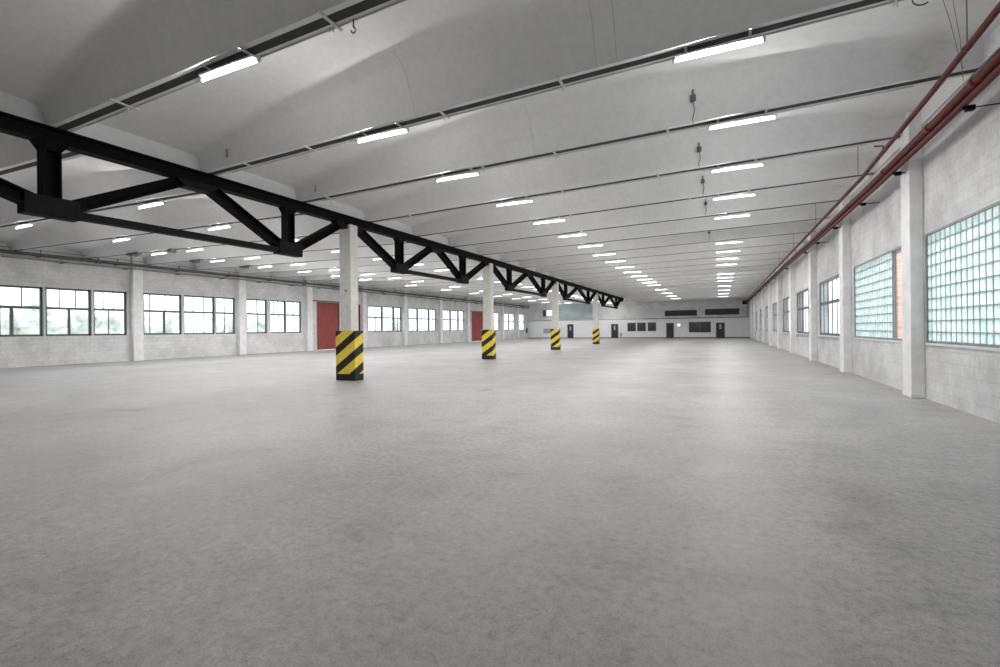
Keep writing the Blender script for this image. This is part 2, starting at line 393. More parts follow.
def block_panel(n, y0, y1, rows, label, extra=None):
    xf = XR + .055
    r = thing('window_%d' % n, (xf, y0, SR), label, None, None, 'structure')
    cols = round((y1 - y0) / .213); cw = (y1 - y0) / cols; rh = (HR - SR) / rows
    b = MB(); g = .018
    for i in range(cols):
        for j in range(rows):
            ya, yb, za, zb = y0 + i*cw + g/2, y0 + (i+1)*cw - g/2, SR + j*rh + g/2, SR + (j+1)*rh - g/2
            e = .018; x = xf - .030; o = len(b.v)
            # pillowed face: outer rim + raised inner face (room side), plain rim behind
            b.v += [(x, ya, za), (x, yb, za), (x, yb, zb), (x, ya, zb), (x - .012, ya+e, za+e), (x - .012, yb-e, za+e), (x - .012, yb-e, zb-e), (x - .012, ya+e, zb-e)]
            b.f += [(o, o+1, o+5, o+4), (o+1, o+2, o+6, o+5), (o+2, o+3, o+7, o+6), (o+3, o, o+4, o+7), (o+4, o+5, o+6, o+7)]
    b.build('glass_blocks', M['block'], r)
    gr = MB()
    for i in range(cols + 1): gr.box((xf - .042, y0 + i*cw - g/2, SR), (xf + .03, y0 + i*cw + g/2, HR))
    for j in range(rows + 1): gr.box((xf - .0415, y0, SR + j*rh - g/2), (xf + .03, y1, SR + j*rh + g/2))
    gr.build('mortar_grid', M['grout'], r)
    fr = MB(); ex = extra if extra else y0
    w = .045
    fr.box((xf - .07, ex, SR), (xf + .03, y1, SR + w)); fr.box((xf - .07, ex, HR - w), (xf + .03, y1, HR)); fr.box((xf - .07, y1 - w, SR), (xf + .03, y1, HR)); fr.box((xf - .05, y0 - w/3, SR), (xf + .03, y0 + w/3, HR))
    fr.build('window_frame', M['frame_r'], r)
    if extra:
        g2 = MB(); g2.box((xf, extra, SR + w), (xf + .008, y0, HR - w)); g2.build('window_pane', M['glass'], r)
    sl = MB(); sl.box((XR - .03, (extra or y0) , SR - .05), (xf + .03, y1, SR - .002)); sl.build('window_sill', M['clip'], r)
    return r
block_panel(wn, 6.85, 12.38, 10, 'large greenish glass block window nearest the camera'); wn += 1
block_panel(wn, 14.52, 18.05, 10, 'greenish glass block window with a clear strip showing orange brick', 13.15); wn += 1
rl = ['nearest the glass blocks', 'second past the glass blocks', 'third past the glass blocks', 'fourth past the glass blocks', 'fifth past the glass blocks', 'sixth past the glass blocks', 'seventh past the glass blocks', 'last before the far wall']
for (a, b), l in zip(rb, rl):
    c = (a + b) / 2; n4 = (b - a) / 6
    mull = [(c, .09)] + [(a + n4 * k, .04) for k in (2, 4)] + [(a + n4 * k, .03) for k in (1, 5)]
    steel_window(wn, [(a, b, mull, mull)], XR + .03, SR, HR, 2.42, M['frame'], 'tall steel framed window of the right wall, ' + l, -1, .035); wn += 1

# far and rear walls --------------------------------------------------------
w = MB(); w.box((XL - .3, YF, 0), (XR + .35, YF + .3, 7.2)); struct(w.build('wall_back', M['wall_y']), 'white far end wall of the hall')
w = MB(); w.box((XL - .3, YB - .3, 0), (XR + .35, YB, 7.2)); struct(w.build('wall_front', M['wall_y']), 'white end wall behind the camera')
w = MB(); w.box((XL, YF - .12, 0), (XR, YF, 2.90)); struct(w.build('wall_back_lower', M['white']), 'smooth white lower band of the far wall')
w = MB(); w.box((XL, YF - .16, 2.90), (XR, YF, 2.97)); struct(w.build('trim_%d' % tn, M['grey']), 'thin grey ledge across the far wall'); tn += 1
w = MB(); w.box((XL, YF - .15, 0), (XR, YF - .12, .13)); struct(w.build('baseboard_back', M['skirt']), 'dark skirting strip at the foot of the far wall')

# ------------------------------------------------------------------ precast ceiling
def ceiling_bay(right):
    m = MB(); NT = 18; g = .07; lip = .085
    for k in range(len(YJ) - 1):
        ya, yb = YJ[k], YJ[k + 1]
        rings = []
        for i in range(NT + 1):
            t = i / NT
            def base(y):
                if right: return xt(y) + .02 + (XR - xt(y) - .05) * t, y + skew(y) * (1 - t), zt(y) + (ZRW - zt(y)) * t
                return xt(y) - .02 + (XL - xt(y) + .05) * t, y + LOFF, zt(y) + (zlw(y) - zt(y)) * t
            arch = 4 * t * (1 - t)
            r = .32 + .46 * arch; b = .10 + .28 * arch; c_ = .35 + .65 * arch
            A, B = ya + g, yb - g
            prof = [(A, .42), (A, 0), (A + lip, 0)]
            y0, y1 = A + lip + b, B - lip - b
            fy, fz = .34, .10 + .06 * arch      # soft cove between web and slab
            up = [(A + lip + b * .80, r * .80), (A + lip + b * .93, r * .93 - .01), (y0 + .10 * c_, r + .015), (y0 + .30 * c_, r + .05 * c_)]
            prof += up
            prof += [((y0 + y1) / 2 - .4, r + .085 * c_), ((y0 + y1) / 2 + .4, r + .085 * c_)]
            prof += [(A + B - yy, zz) for yy, zz in up[::-1]]
            prof += [(B - lip, 0), (B, 0), (B, .42)]
            ring = []
            for (yy, zz) in prof:
                xx, y2, zb = base(yy); ring.append((xx, y2, zb + zz))
            rings.append(ring)
        n = len(rings[0]); o = len(m.v)
        for r_ in rings: m.v += r_
        for i in range(NT):
            for j in range(n - 1):
                m.f.append((o + i*n + j, o + i*n + j + 1, o + (i+1)*n + j + 1, o + (i+1)*n + j))
        for i in (0, NT): m.f.append(tuple(o + i*n + j for j in range(1, n - 1)))
        # joint cover strip at the top of the slot
    return m
def finish_ceiling(m, label):
    ob = m.build('ceiling', M['ceiling']); me = ob.data
    # smooth the coves, keep the lips crisp
    bm = bmesh.new(); bm.from_mesh(me)
    for fc in bm.faces: fc.smooth = True
    for e in bm.edges:
        if len(e.link_faces) == 2 and e.calc_face_angle(0) > math.radians(38): e.smooth = False
    bm.to_mesh(me); bm.free()
    struct(ob, label)
finish_ceiling(ceiling_bay(True), 'pale precast concrete roof troughs between the black trusses and right wall')
finish_ceiling(ceiling_bay(False), 'pale precast concrete roof troughs between left wall and the black trusses')
# near-black strips filling the slots, painted in for the shade of the gaps
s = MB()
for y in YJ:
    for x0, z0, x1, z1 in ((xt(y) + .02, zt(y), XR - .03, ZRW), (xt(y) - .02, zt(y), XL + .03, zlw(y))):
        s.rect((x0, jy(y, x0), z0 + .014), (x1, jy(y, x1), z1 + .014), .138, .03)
struct(s.build('ceiling_joint_shade', M['slot']), 'dark strips standing for shade in the joints between the roof troughs')
s = MB(); s.box((XL - .3, YB - .3, 7.2), (XR + .35, YF + .3, 7.4)); struct(s.build('roof', M['ceiling']))  # unseen slab added above the troughs to block the sky

# ------------------------------------------------------------------ columns
YC = [11.42, 21.93, 33.30, 46.47]
ph = [.367, .557, .44, .26]
cl = ['nearest', 'second', 'third', 'farthest']
for i, y in enumerate(YC):
    x = xt(y); top = zt(y) - .28
    r = thing('concrete_column', (x, y, 0), 'square pale concrete column in yellow black striped cladding, %s of the row of four' % cl[i] if i in (0, 3) else
              'square pale concrete column in yellow black striped cladding, %s from the camera' % cl[i], 'column', 'striped columns under the trusses')
    c = MB(); c.box((x - .22, y - .17, 0), (x + .22, y + .17, top)); c.build('shaft', M['column'], r, bevel=.015)
    hw = .38 if i == 0 else .31
    h = MB(); h.box((x - hw, y - .19, 0), (x + hw, y + .19, 1.52)); h.build('hazard_cladding', mat_hazard('hazard_stripes_%d' % i, ph[i]), r, bevel=.008)
    cp = MB(); cp.box((x - .23, y - .26, top - .0), (x + .23, y + .26, top + .045)); cp.build('bearing_plate', M['black'], r)
    if i == 0:
        sm = MB(); sm.box((x + .02, y - .20, 2.72), (x + .06, y - .17, 2.78)); sm.build('hook', M['pipe_dark'], r)

# ------------------------------------------------------------------ trusses
TN = [4.08, 9.08, 14.12, 19.10, 24.72, 30.62, 36.02, 43.37, 49.92, 57.24]     # lower nodes (posts)
supports = [1.5] + YC + [60.2]
tl = ['black steel roof truss closest to the camera, cut by the picture edge', 'black steel roof truss spanning from the nearest striped column to the second',
      'black steel roof truss spanning from the second striped column to the third', 'black steel roof truss spanning from the third striped column to the fourth',
      'black steel roof truss running from the fourth striped column towards the far wall']
HC = .26; SEC = .235
for i in range(5):
    a, b = supports[i], supports[i + 1]; n0, n1 = TN[2*i], TN[2*i + 1]
    if i == 0: a = .6
    P = lambda y, z=0: (xt(y), y, zt(y) + z)
    zb = -1.52 + .35        # local bottom chord level relative to top of steel
    ZB = lambda y: (xt(y), y, zt(y) - 1.30 + .06)
    r = thing('roof_truss', (xt(a), a, zt(a) - 1.4), tl[i], 'roof truss', 'black steel trusses over the columns')
    m = MB(); m.ibeam(P(a + .01, -HC/2), P(b - .01, -HC/2), .24, HC, .035); m.build('top_chord', M['black'], r)
    m = MB(); m.rect((xt(n0), n0, zt(n0) - 1.40), (xt(n1), n1, zt(n1) - 1.40), .17, .13); m.build('bottom_chord', M['gusset'], r)
    pk = (n0 + n1) / 2
    for n in (n0, n1):
        m = MB(); m.ibeam((xt(n), n, zt(n) - 1.25), (xt(n), n, zt(n) - HC + .01), SEC, SEC, .03, (0, 1, 0)); m.build('post', M['black'], r)
        g = MB(); g.box((xt(n) - .125, n - .37, zt(n) - 1.50), (xt(n) + .125, n + .37, zt(n) - 1.17)); g.build('gusset_plate', M['gusset'], r, bevel=.01)
        hp = MB(); hp.add([(xt(n)+sx*.11, n + q, zt(n) - HC - dz) for sx in (-1, 1) for q, dz in ((-.22, 0), (.22, 0), (.12, .14), (-.12, .14))], [(0,1,2,3),(7,6,5,4),(0,4,5,1),(1,5,6,2),(2,6,7,3),(3,7,4,0)])
        hp.build('haunch', M['black'], r)
    ends = [(a + .35, n0 - .22), (pk - .28, n0 + .25), (pk + .28, n1 - .25), (b - .35, n1 + .22)]
    for top, bot in ends:
        m = MB(); m.ibeam((xt(bot), bot, zt(bot) - 1.29), (xt(top), top, zt(top) - HC - .02), .22, .22, .03); m.build('diagonal', M['black'], r)
    for yy, hw in ((pk, .5), (a + .3, .34), (b - .3, .34)):
        g = MB(); g.add([(xt(yy)+sx*.12, yy + q, zt(yy) - HC + .02 - dz) for sx in (-1, 1) for q, dz in ((-hw, 0), (hw, 0), (hw*.55, .17), (-hw*.55, .17))],
                        [(0,1,2,3),(7,6,5,4),(0,4,5,1),(1,5,6,2),(2,6,7,3),(3,7,4,0)])
        g.build('gusset_plate', M['gusset'], r)
fan = MB(); fan.tube([(xt(61) - .1, 60.6, 5.2), (xt(61) - .1, 61.1, 5.2)], .34, 20); fan.tube([(xt(61) - .1, 61.1, 5.2), (xt(61) - .1, 61.3, 5.2)], .2, 16); fan.rect((xt(61) - .1, 60.9, 5.5), (xt(61) - .1, 60.9, 5.75), .05, .05)
tag(fan.build('air_blower', M['black'], origin=(xt(61) - .1, 60.9, 5.2)), 'round black air blower hanging at the far end of the truss line', 'blower')

# ------------------------------------------------------------------ tube lights
def jz(x, y):
    if x > xt(y): t = (x - xt(y)) / (XR - xt(y)); return zt(y) + (ZRW - zt(y)) * t
    t = (x - xt(y)) / (XL - xt(y)); return zt(y) + (zlw(y) - zt(y)) * t
LEN = 1.14
def make_light(x, y, label, group):
    z = jz(x, y)
    r = thing('tube_light', (x, y, z), label, 'light', group)
    h = MB(); h.box((x - LEN/2 + .03, y - .065, z - .105), (x + LEN/2 - .03, y + .065, z - .08)); h.build('housing', M['clip'], r)
    tb = MB(); tb.tube([(x - LEN/2 + .02, y, z - .135), (x + LEN/2 - .02, y, z - .135)], .019, 10); tb.build('tube', M['tube'], r, True)
    for s_ in (-1, 1):
        e = MB(); e.box((x + s_*LEN/2 - .012, y - .02, z - .156), (x + s_*LEN/2 + .012, y + .02, z - .08)); e.build('end_cap', M['clip'], r)
        cp = MB(); xx = x + s_ * .40; cp.box((xx - .018, y - .16, z - .018), (xx + .018, y + .16, z - .002)); cp.box((xx - .008, y - .008, z - .082), (xx + .008, y + .008, z - .016)); cp.build('clip', M['clip'], r)
    for q in (-.2, 0, .2):
        l = bpy.data.lights.new('lamp_light', 'POINT') if 'lamp_light' not in bpy.data.lights else bpy.data.lights['lamp_light']
        l.energy = 8; l.shadow_soft_size = 0; l.specular_factor = .15; l.color = (1, .99, .985)
        lo = bpy.data.objects.new('lamp_light', l); C.objects.link(lo); lo.parent = r; lo.location = (q, 0, -.185)
    l = bpy.data.lights.new('lamp_downlight', 'SPOT'); l.energy = 84; l.shadow_soft_size = 0; l.specular_factor = .15; l.spot_size = math.radians(172); l.spot_blend = .5; l.color = (1, .99, .99)
    lo = bpy.data.objects.new('lamp_downlight', l); C.objects.link(lo); lo.parent = r; lo.location = (0, 0, -.185)
    return r
def copy_thing(src, loc, label, group):
    c = src.copy(); C.objects.link(c); c.location = loc; c['label'] = label; c['group'] = group
    for ch in src.children:
        d = ch.copy(); C.objects.link(d); d.parent = c
    return c
rows = [
  (-5.25, 'in the row right of the trusses', [k for k in range(4, 19)] + [20, 22, 24, 26]),
  (.40, 'in the row nearest the red pipes', [5, 6, 7, 8, 9, 11, 12, 13, 14, 16, 17, 18, 20, 22, 24, 26]),
  (-15.2, 'in the row left of the trusses', [k for k in range(4, 29)]),
  (-20.9, 'in the middle row of the left bay', [k for k in range(5, 29) if k < 13 or k % 2]),
  (-23.5, 'in the row by the left wall', [k for k in range(7, 29) if k < 13 or k % 2 == 0]),
]
proto = None
for X0, nm, ks in rows:
    for n, k in enumerate(ks):
        x = X0
        if x == -5.25: x += {4: -.70, 5: -.33, 6: -.32, 7: -.08}.get(k, 0)
        if x == .40 and k == 5: x = .0
        if x == -15.2 and k == 5: x = -13.9
        y = jy(YJ[k], x)
        lb = 'lit white tube light, %s from the camera %s' % (ORD[n], nm)
        gp = 'tube lights ' + nm
        if proto is None: proto = make_light(x, y, lb, gp)
        else: copy_thing(proto, (x, y, jz(x, y)), lb, gp)

# conduits beside the nearest joints and small hangers across them
def conduit(k, x0, x1, dy, label):
    y = YJ[k]; m = MB()
    m.tube([(q, jy(y, q) + dy, jz(q, y) - .012) for q in (x0, (x0+x1)/2, x1)], .011, 6)
    for q in range(6):
        xx = x0 + (x1 - x0) * (q + .5) / 6; yy = jy(y, xx) + dy; m.box((xx - .015, yy - .02, jz(xx, y) - .028), (xx + .015, yy + .02, jz(xx, y) - .001))
    tag(m.build('conduit', M['clip'], origin=(x0, jy(y, x0) + dy, jz(x0, y) - .012)), label, 'conduit', 'conduits along the roof joints')
for k, l in ((4, 'first'), (5, 'second'), (6, 'third'), (7, 'fourth')):
    conduit(k, xt(YJ[k]) + .6, 3.0, .13, 'thin pale conduit along the %s roof joint, right of the trusses' % l)
# cross clips on the joints
xs = {4: (-8.3, -4.2, -1.9, 1.5), 5: (-9.0, -7.3, -4.3, -2.2, 2.0), 6: (-9.4, -4.9, -3.2, -.9), 7: (-8.8, -3.9, -1.4), 8: (-4.5, -.8)}
for k, L in xs.items():
    for n, x in enumerate(L):
        y = jy(YJ[k], x); z = jz(x, y); m = MB(); m.box((x - .02, y - .20, z - .022), (x + .02, y + .20, z - .002)); m.tube([(x, y + .06, z - .02), (x, y + .06, z - .12)], .008, 6)
        tag(m.build('joint_clip', M['clip'], origin=(x, y, z)), 'small pale metal clip across the %s roof joint, %s from the trusses' % (ORD[k - 4], ORD[n]), 'clip', 'clips across the roof joints')
# hanging junction boxes over the right light row
for n, (x, k) in enumerate(((-.42, 6), (-.42, 7), (-.42, 8), (-.42, 9), (-.42, 11))):
    y = jy(YJ[k], x) - .40; z = jz(x, y) + .36
    r = thing('junction_box', (x, y, z), 'small dark junction box with cable beside the right light row, %s from the camera' % ORD[n], 'junction box', 'junction boxes on the roof')
    m = MB(); m.box((x - .05, y - .04, z - .05), (x + .05, y + .05, z + .05)); m.rect((x, y, z + .04), (x, y, z + .16), .03, .03); m.build('box', M['pipe_dark'], r, bevel=.008)
    m = MB(); m.tube([(x, y, z - .05), (x + .03, y + .1, z - .18), (x - .02, y + .22, z - .3), (x, y + .26, z - .40)], .009, 6); m.build('cable', M['grey'], r, True)
# thin cables clipped to the faces of the troughs
for n, (x, k, l) in enumerate(((-1.62, 5, 'thin cable running up the trough from the second roof joint, near the right light row'), (-1.32, 5, 'shorter thin cable just right of another on the roof trough'),
                               (-4.75, 5, 'thin cable running up the trough from the second roof joint, by the left light row'), (-3.6, 6, 'thin cable running up the trough from the third roof joint'))):
    yj = jy(YJ[k], x); z = jz(x, yj); t = (x - xt(yj)) / (XR - xt(yj)); ar = 4 * t * (1 - t); r_, b_ = .32 + .46 * ar, .10 + .28 * ar
    ye = [.7, .25, .1, .1][n]
    m = MB(); m.tube([(x, yj - .145, z - .012), (x, yj - .155 - b_ * .8 + .012, z + r_ * .8 - .014), (x, yj - .155 - b_ - .12, z + r_ - .01), (x, yj - .155 - b_ - .12 - ye, z + r_ + .02)], .006, 5)
    tag(m.build('cable', M['clip'], origin=(x, yj - .145, z)), l, 'cable')
# bent hooks in the troughs
for (x, k, dy, l) in ((-3.95, 4, .12, 'bent dark wire hook below the first roof joint by the tube light'), (-9.3, 5, -.27, 'small dark ring hook on the roof trough above the trusses'), (-9.6, 6, -.27, 'small dark ring hook on the roof trough behind the first truss')):
    y = jy(YJ[k], x) + dy; z = jz(x, y) + (.20 if dy < 0 else -.10)
    m = MB(); m.tube([(x, y, z + .1), (x, y, z)] + [(x + .03 * math.sin(a), y, z - .035 + .035 * math.cos(a)) for a in [q * .7 for q in range(1, 8)]], .009, 6)
    tag(m.build('wire_hook', M['pipe_dark'], smooth=True, origin=(x, y, z)), l, 'hook')

# ------------------------------------------------------------------ red pipes along the right wall
def pipe(name, pts, r, mat, label, cat='pipe', collars=0, group=None):
    y0 = pts[0]
    root = thing(name, y0, label, cat, group)
    m = MB(); m.tube(pts, r, 14); m.build('pipe_run', mat, root, True)
    if collars:
        for k in range(collars):
            t = (k + .5) / collars * (len(pts) - 1); i = int(t); u = t - i
            p = Vector(pts[i]).lerp(Vector(pts[i+1]), u); d = (Vector(pts[i+1]) - Vector(pts[i])).normalized() * .06
            m = MB(); m.tube([p - d, p + d], r * 1.14, 14); m.build('coupling', mat, root, True)
    return root
YP = [-6.5, 7.8, 10, 14, 20, 30, 45, 60, 74.6]
zthin = [5.42, 5.33, 5.20, 5.03, 5.03, 5.03, 5.0, 4.98, 4.97]
thin = [(3.1, y, z) for y, z in zip(YP, zthin)]
rt = pipe('red_pipe', thin, .043, M['red'], 'thin dark red sprinkler pipe hung away from the right wall', 'pipe', 0, 'red pipes on the right')
zthk = [5.02, 4.99, 4.93, 4.88, 4.88, 4.95, 5.0, 5.0, 5.0]
p1 = [(3.32, y, z) for y, z in zip(YP, zthk)]
r1 = pipe('red_pipe', p1, .064, M['red'], 'thick red main pipe along the right wall, upper of the pair', 'pipe', 13, 'red pipes on the right')
p2 = [(3.385, y, z - .095) for y, z in zip(YP, zthk)]
r2 = pipe('red_pipe', p2, .050, M['red'], 'red main pipe along the right wall, lower of the pair', 'pipe', 0, 'red pipes on the right')
def lerpz(Y, Z, y):
    for i in range(len(Y) - 1):
        if Y[i] <= y <= Y[i+1]: return Z[i] + (Z[i+1] - Z[i]) * (y - Y[i]) / (Y[i+1] - Y[i])
    return Z[-1]
# hangers for the thin pipe: wire drops from the roof
for n in range(12):
    y = 8.6 + n * 5.672; z = lerpz(YP, zthin, y)
    zc = ZRW + .12
    m = MB(); m.tube([(3.1, y, z - .045), (3.1, y, zc + .25)], .007, 6); m.tube([(3.1 - .055, y, z), (3.1, y, z - .055), (3.1 + .055, y, z), (3.1, y, z + .05), (3.1 - .055, y, z)], .009, 6)
    m.build('hanger', M['pipe_dark'], rt)
# support arms for the pair
for n, y in enumerate([3.2, 9.5, 12.7, 15.4, 18.7, 21.8, 24.6, 31.2, 37.6, 44.2, 50.8, 57.2, 63.6, 70.0]):
    z = lerpz(YP, zthk, y)
    onp = any(a <= y <= a + .5 for a in PR)
    xw = XR - PD if onp else XR
    m = MB(); m.tube([(3.36, y, z - .175), (xw, y, z - .175)], .010, 8); m.box((3.40, y - .045, z - .215), (3.50, y + .045, z - .145))
    m.box((3.36, y - .018, z - .19), (3.39, y + .018, z - .03))
    tag(m.build('pipe_bracket', M['black'], r1), None)
# sprinkler branch
m = MB(); m.tube([(3.1, 12.3, 5.08), (3.1, 12.3, 5.22), (2.95, 12.3, 5.24)], .02, 8); m.build('branch_pipe', M['pipe_dark'], rt, True)
# hanging wires by the right edge
r = thing('hanging_wire', (2.75, 8.35, 5.0), 'pair of thin wires hanging behind the red pipes at the right edge', 'wire')
m = MB(); m.tube([(2.72, 8.3, 6.0), (2.9, 8.5, 5.6), (3.2, 9.0, 5.1)], .004, 5); m.tube([(2.85, 8.35, 6.0), (3.1, 8.8, 5.5), (3.25, 9.15, 5.06)], .004, 5); m.build('wire', M['grey'], r)
for n, x in enumerate((2.3, 2.55)):
    y = 7.55; z = jz(x, y) + .12
    m = MB(); m.tube([(x + .09 * math.cos(a), y + .02 * math.sin(a), z - .1 + .09 * math.sin(a)) for a in [q * .45 for q in range(0, 13)]], .009, 6)
    tag(m.build('cable_loop', M['pipe_dark'], smooth=True, origin=(x, y, z)), 'dark cable loop hanging at the top edge, %s of two' % ('left' if n == 0 else 'right'), 'cable')
# riser + run at the far wall, black valve box
pipe('red_riser_pipe', [(3.45, YF - .28, 4.9), (3.45, YF - .28, 3.05), (3.35, YF - .28, 2.92), (-4, YF - .28, 2.92), (-10.6, YF - .28, 2.92)], .032, M['red'], 'red pipe dropping in the far right corner and running along the ledge')
bx = thing('alarm_valve', (3.1, YF - .7, 5.0), 'black valve box where the red pipes meet the far wall', 'valve')
m = MB(); m.box((2.85, YF - .95, 4.72), (3.5, YF - .35, 5.25)); m.build('box', M['black'], bx, bevel=.03)
m = MB(); m.tube([(3.15, YF - .95, 5.0), (3.15, YF - 1.05, 5.0)], .2, 16); m.build('wheel', M['dark_red'], bx, True)

# ------------------------------------------------------------------ pipe and cable tray along the left wall
xw = XL + .42
r = pipe('service_pipe', [(xw, YB + .2, 5.28), (xw, 20, 5.28), (xw, 45, 5.32), (xw, YF - .4, 5.36)], .075, M['pipe_dark'], 'dark service pipe high along the left wall', 'pipe', 10)
for n in range(22):
    y = 5 + n * 3.18
    m = MB(); m.box((XL, y - .02, 5.18), (xw + .02, y + .02, 5.22)); m.rect((xw, y, 5.3), (xw, y, 5.52), .035, .035); m.build('pipe_bracket', M['pipe_dark'], r)
m = MB(); m.box((XL + .22, YB + .2, 5.05), (XL + .5, YF - .4, 5.07)); m.box((XL + .5, YB + .2, 5.05), (XL + .512, YF - .4, 5.12)); m.box((XL + .208, YB + .2, 5.05), (XL + .22, YF - .4, 5.12))
tr = thing('cable_tray', (XL + .36, YB + .2, 5.05), 'long grey cable tray just below the dark pipe on the left wall', 'cable tray')
m.build('tray', M['grey'], tr)
for n in range(26):
    y = 4 + n * 2.75; m = MB(); m.box((XL, y - .02, 5.0), (XL + .5, y + .02, 5.045)); m.build('bracket', M['grey'], tr)
r = pipe('thin_conduit', [(XL + .36, YB + .2, 5.50), (XL + .36, 30, 5.50), (XL + .36, YF - .4, 5.58)], .014, M['grey'], 'thin conduit strung above the dark pipe on the left wall', 'conduit')
m = MB(); m.rect((XL + .55, 13.6, 5.2), (XL + .55, 13.6, 5.85), .05, .05); m.box((XL + .47, 13.5, 5.14), (XL + .63, 13.7, 5.26))
tag(m.build('pipe_drop', M['pipe_dark'], origin=(XL + .55, 13.6, 5.2)), 'short dark upright pipe with box above the second left window', 'pipe')
for n, (x, k, l) in enumerate(((-25.2, 7, 'black box at the left end of the fourth roof joint'), (-22.3, 7, 'small black box beside the tubes of the fourth roof joint'), (-25.0, 8, 'black box at the left end of the fifth roof joint'), (-24.9, 9, 'black box at the left end of the sixth roof joint'))):  # plain dark boxes placed at dark spots on the roof joints
    y = YJ[k] + .25; z = jz(x, y)
    m = MB(); m.box((x - (.45 if n != 1 else .15), y - .1, z - .1), (x + (.45 if n != 1 else .15), y + .1, z - .0)); m.box((x - .1, y - .14, z - .16), (x + .1, y + .14, z - .08))
    tag(m.build('dark_box', M['pipe_dark'], bevel=.01, origin=(x, y, z)), l, 'box')

# ------------------------------------------------------------------ far wall fittings
FY = YF - .12
dn = 4
for (a, b, h, l, red) in ((-.55, .60, 2.20, 'dark door of the far wall nearest the right corner', True), (-7.35, -6.27, 2.25, 'dark door of the far wall beside the lit wall lamp', False),
                     (-15.56, -14.46, 2.22, 'dark door of the far wall just right of the farthest column', False), (-22.66, -21.66, 2.3, 'dark door of the far wall between the last two columns', False)):
    r = thing('door_%d' % dn, ((a + b) / 2, FY, 0), l, None, None, 'structure'); dn += 1
    m = MB(); m.box((a + .06, FY - .05, .02), (b - .06, FY - .005, h - .06)); m.build('door_panel', M['door_dark'], r, bevel=.004)
    m = MB(); m.box((a, FY - .08, 0), (a + .07, FY, h)); m.box((b - .07, FY - .08, 0), (b, FY, h)); m.box((a, FY - .08, h - .07), (b, FY, h)); m.build('door_frame', M['dark_red'] if red else M['frame'], r)
    m = MB(); c = (a + b) / 2
    m.box((c - .12, FY - .056, 1.3), (c + .12, FY - .048, 1.95)); m.build('door_pane', M['pale_glass'] if a < -8 or red else M['dark_glass'], r)
    m = MB(); m.tube([(a + .16, FY - .05, 1.05), (a + .16, FY - .11, 1.05), (a + .28, FY - .11, 1.05)], .014, 8); m.build('door_handle', M['grey'], r, True)
def end_window(x0, x1, z0, z1, cuts, mats, label, y=FY, frame=None):
    global wn
    r = thing('window_%d' % wn, (x0, y, z0), label, None, None, 'structure'); wn += 1
    ed = [x0] + cuts + [x1]
    w_ = .06
    m = MB(); m.box((x0, y - .06, z0), (x1, y, z0 + w_)); m.box((x0, y - .06, z1 - w_), (x1, y, z1))
    for e in ed: m.box((max(x0, e - w_), y - .06, z0), (min(x1, e + w_), y, z1))
    m.build('window_frame', frame or M['frame'], r)
    for i in range(len(ed) - 1):
        m = MB(); m.box((ed[i] + .05, y - .03, z0 + .05), (ed[i+1] - .05, y - .01, z1 - .05)); m.build('window_pane', mats[i % len(mats)], r)
    return r
end_window(-13.05, -11.78, 1.06, 2.38, [], [M['dark_glass']], 'small dark window of the far wall, left of three in a row')
end_window(-11.58, -10.3, 1.06, 2.38, [], [M['dark_glass']], 'small dark window of the far wall, middle of three in a row')
end_window(-10.02, -8.80, 1.06, 2.38, [], [M['green_glass']], 'small dark green window of the far wall, right of three in a row')
end_window(-4.18, -1.22, .82, 2.36, [-2.67], [M['dark_glass']], 'wide dark double window between the two right hand doors')
for (x0, x1, z0, z1, l) in ((-7.55, -3.06, 3.28, 4.12, 'left'), (-1.98, 2.48, 3.32, 4.2, 'right')):
    r = thing('window_%d' % wn, (x0, YF, z0), '%s of the two long dark louvred openings high on the far wall' % l, None, None, 'structure'); wn += 1
    m = MB(); w_ = .06; y = YF
    m.box((x0, y - .07, z0), (x1, y, z0 + w_)); m.box((x0, y - .07, z1 - w_), (x1, y, z1)); m.box((x0, y - .07, z0), (x0 + w_, y, z1)); m.box((x1 - w_, y - .07, z0), (x1, y, z1)); m.build('window_frame', M['frame'], r)
    m = MB(); m.box((x0 + .05, y - .02, z0 + .05), (x1 - .05, y - .005, z1 - .05))
    for q in range(7):
        zz = z0 + .1 + q * (z1 - z0 - .15) / 7; m.add([(x0+.05, y-.06, zz), (x1-.05, y-.06, zz), (x1-.05, y-.01, zz+.09), (x0+.05, y-.01, zz+.09)], [(0,1,2,3)])
    m.build('louvre', M['louvre'], r)
rr = end_window(-26.9, -25.1, 3.65, 4.72, [-26.35], [M['louvre'], M['lit_pane']], 'small high window with one pale pane in the far left of the far wall', YF)
r = thing('wall_panel', (-21.5, YF, 3.0), 'large blue grey sheet panel high on the far wall behind the third column', 'panel')
m = MB(); m.box((-24.1, YF - .05, 3.05), (-18.6, YF - .01, 5.8)); m.build('sheet', M['blue'], r)
m = MB()
for q in range(6): x = -24.1 + q * 1.1; m.box((x - .02, YF - .062, 3.05), (x + .02, YF - .05, 5.8))
m.build('batten', M['blue'], r)
m = MB(); m.box((-26.8, FY - .05, .85), (-25.35, FY, 1.6)); m.box((-26.75, FY - .06, .9), (-26.1, FY - .05, 1.55)); m.box((-26.05, FY - .06, .9), (-25.4, FY - .05, 1.55))
tag(m.build('notice_board', simple('pale_grey_board', (.36, .38, .38), .6), origin=(-26.1, FY, .85)), 'pale grey board low on the far wall behind the third column', 'board')
r = thing('wall_lamp', (-5.55, FY, 1.7), 'bright lit square lamp on the far wall beside a dark door', 'lamp')
m = MB(); m.box((-5.75, FY - .06, 1.72), (-5.35, FY, 2.12)); m.build('housing', M['white'], r)
m = MB(); m.box((-5.72, FY - .08, 1.75), (-5.38, FY - .06, 2.09)); m.build('diffuser', M['lampbox'], r)
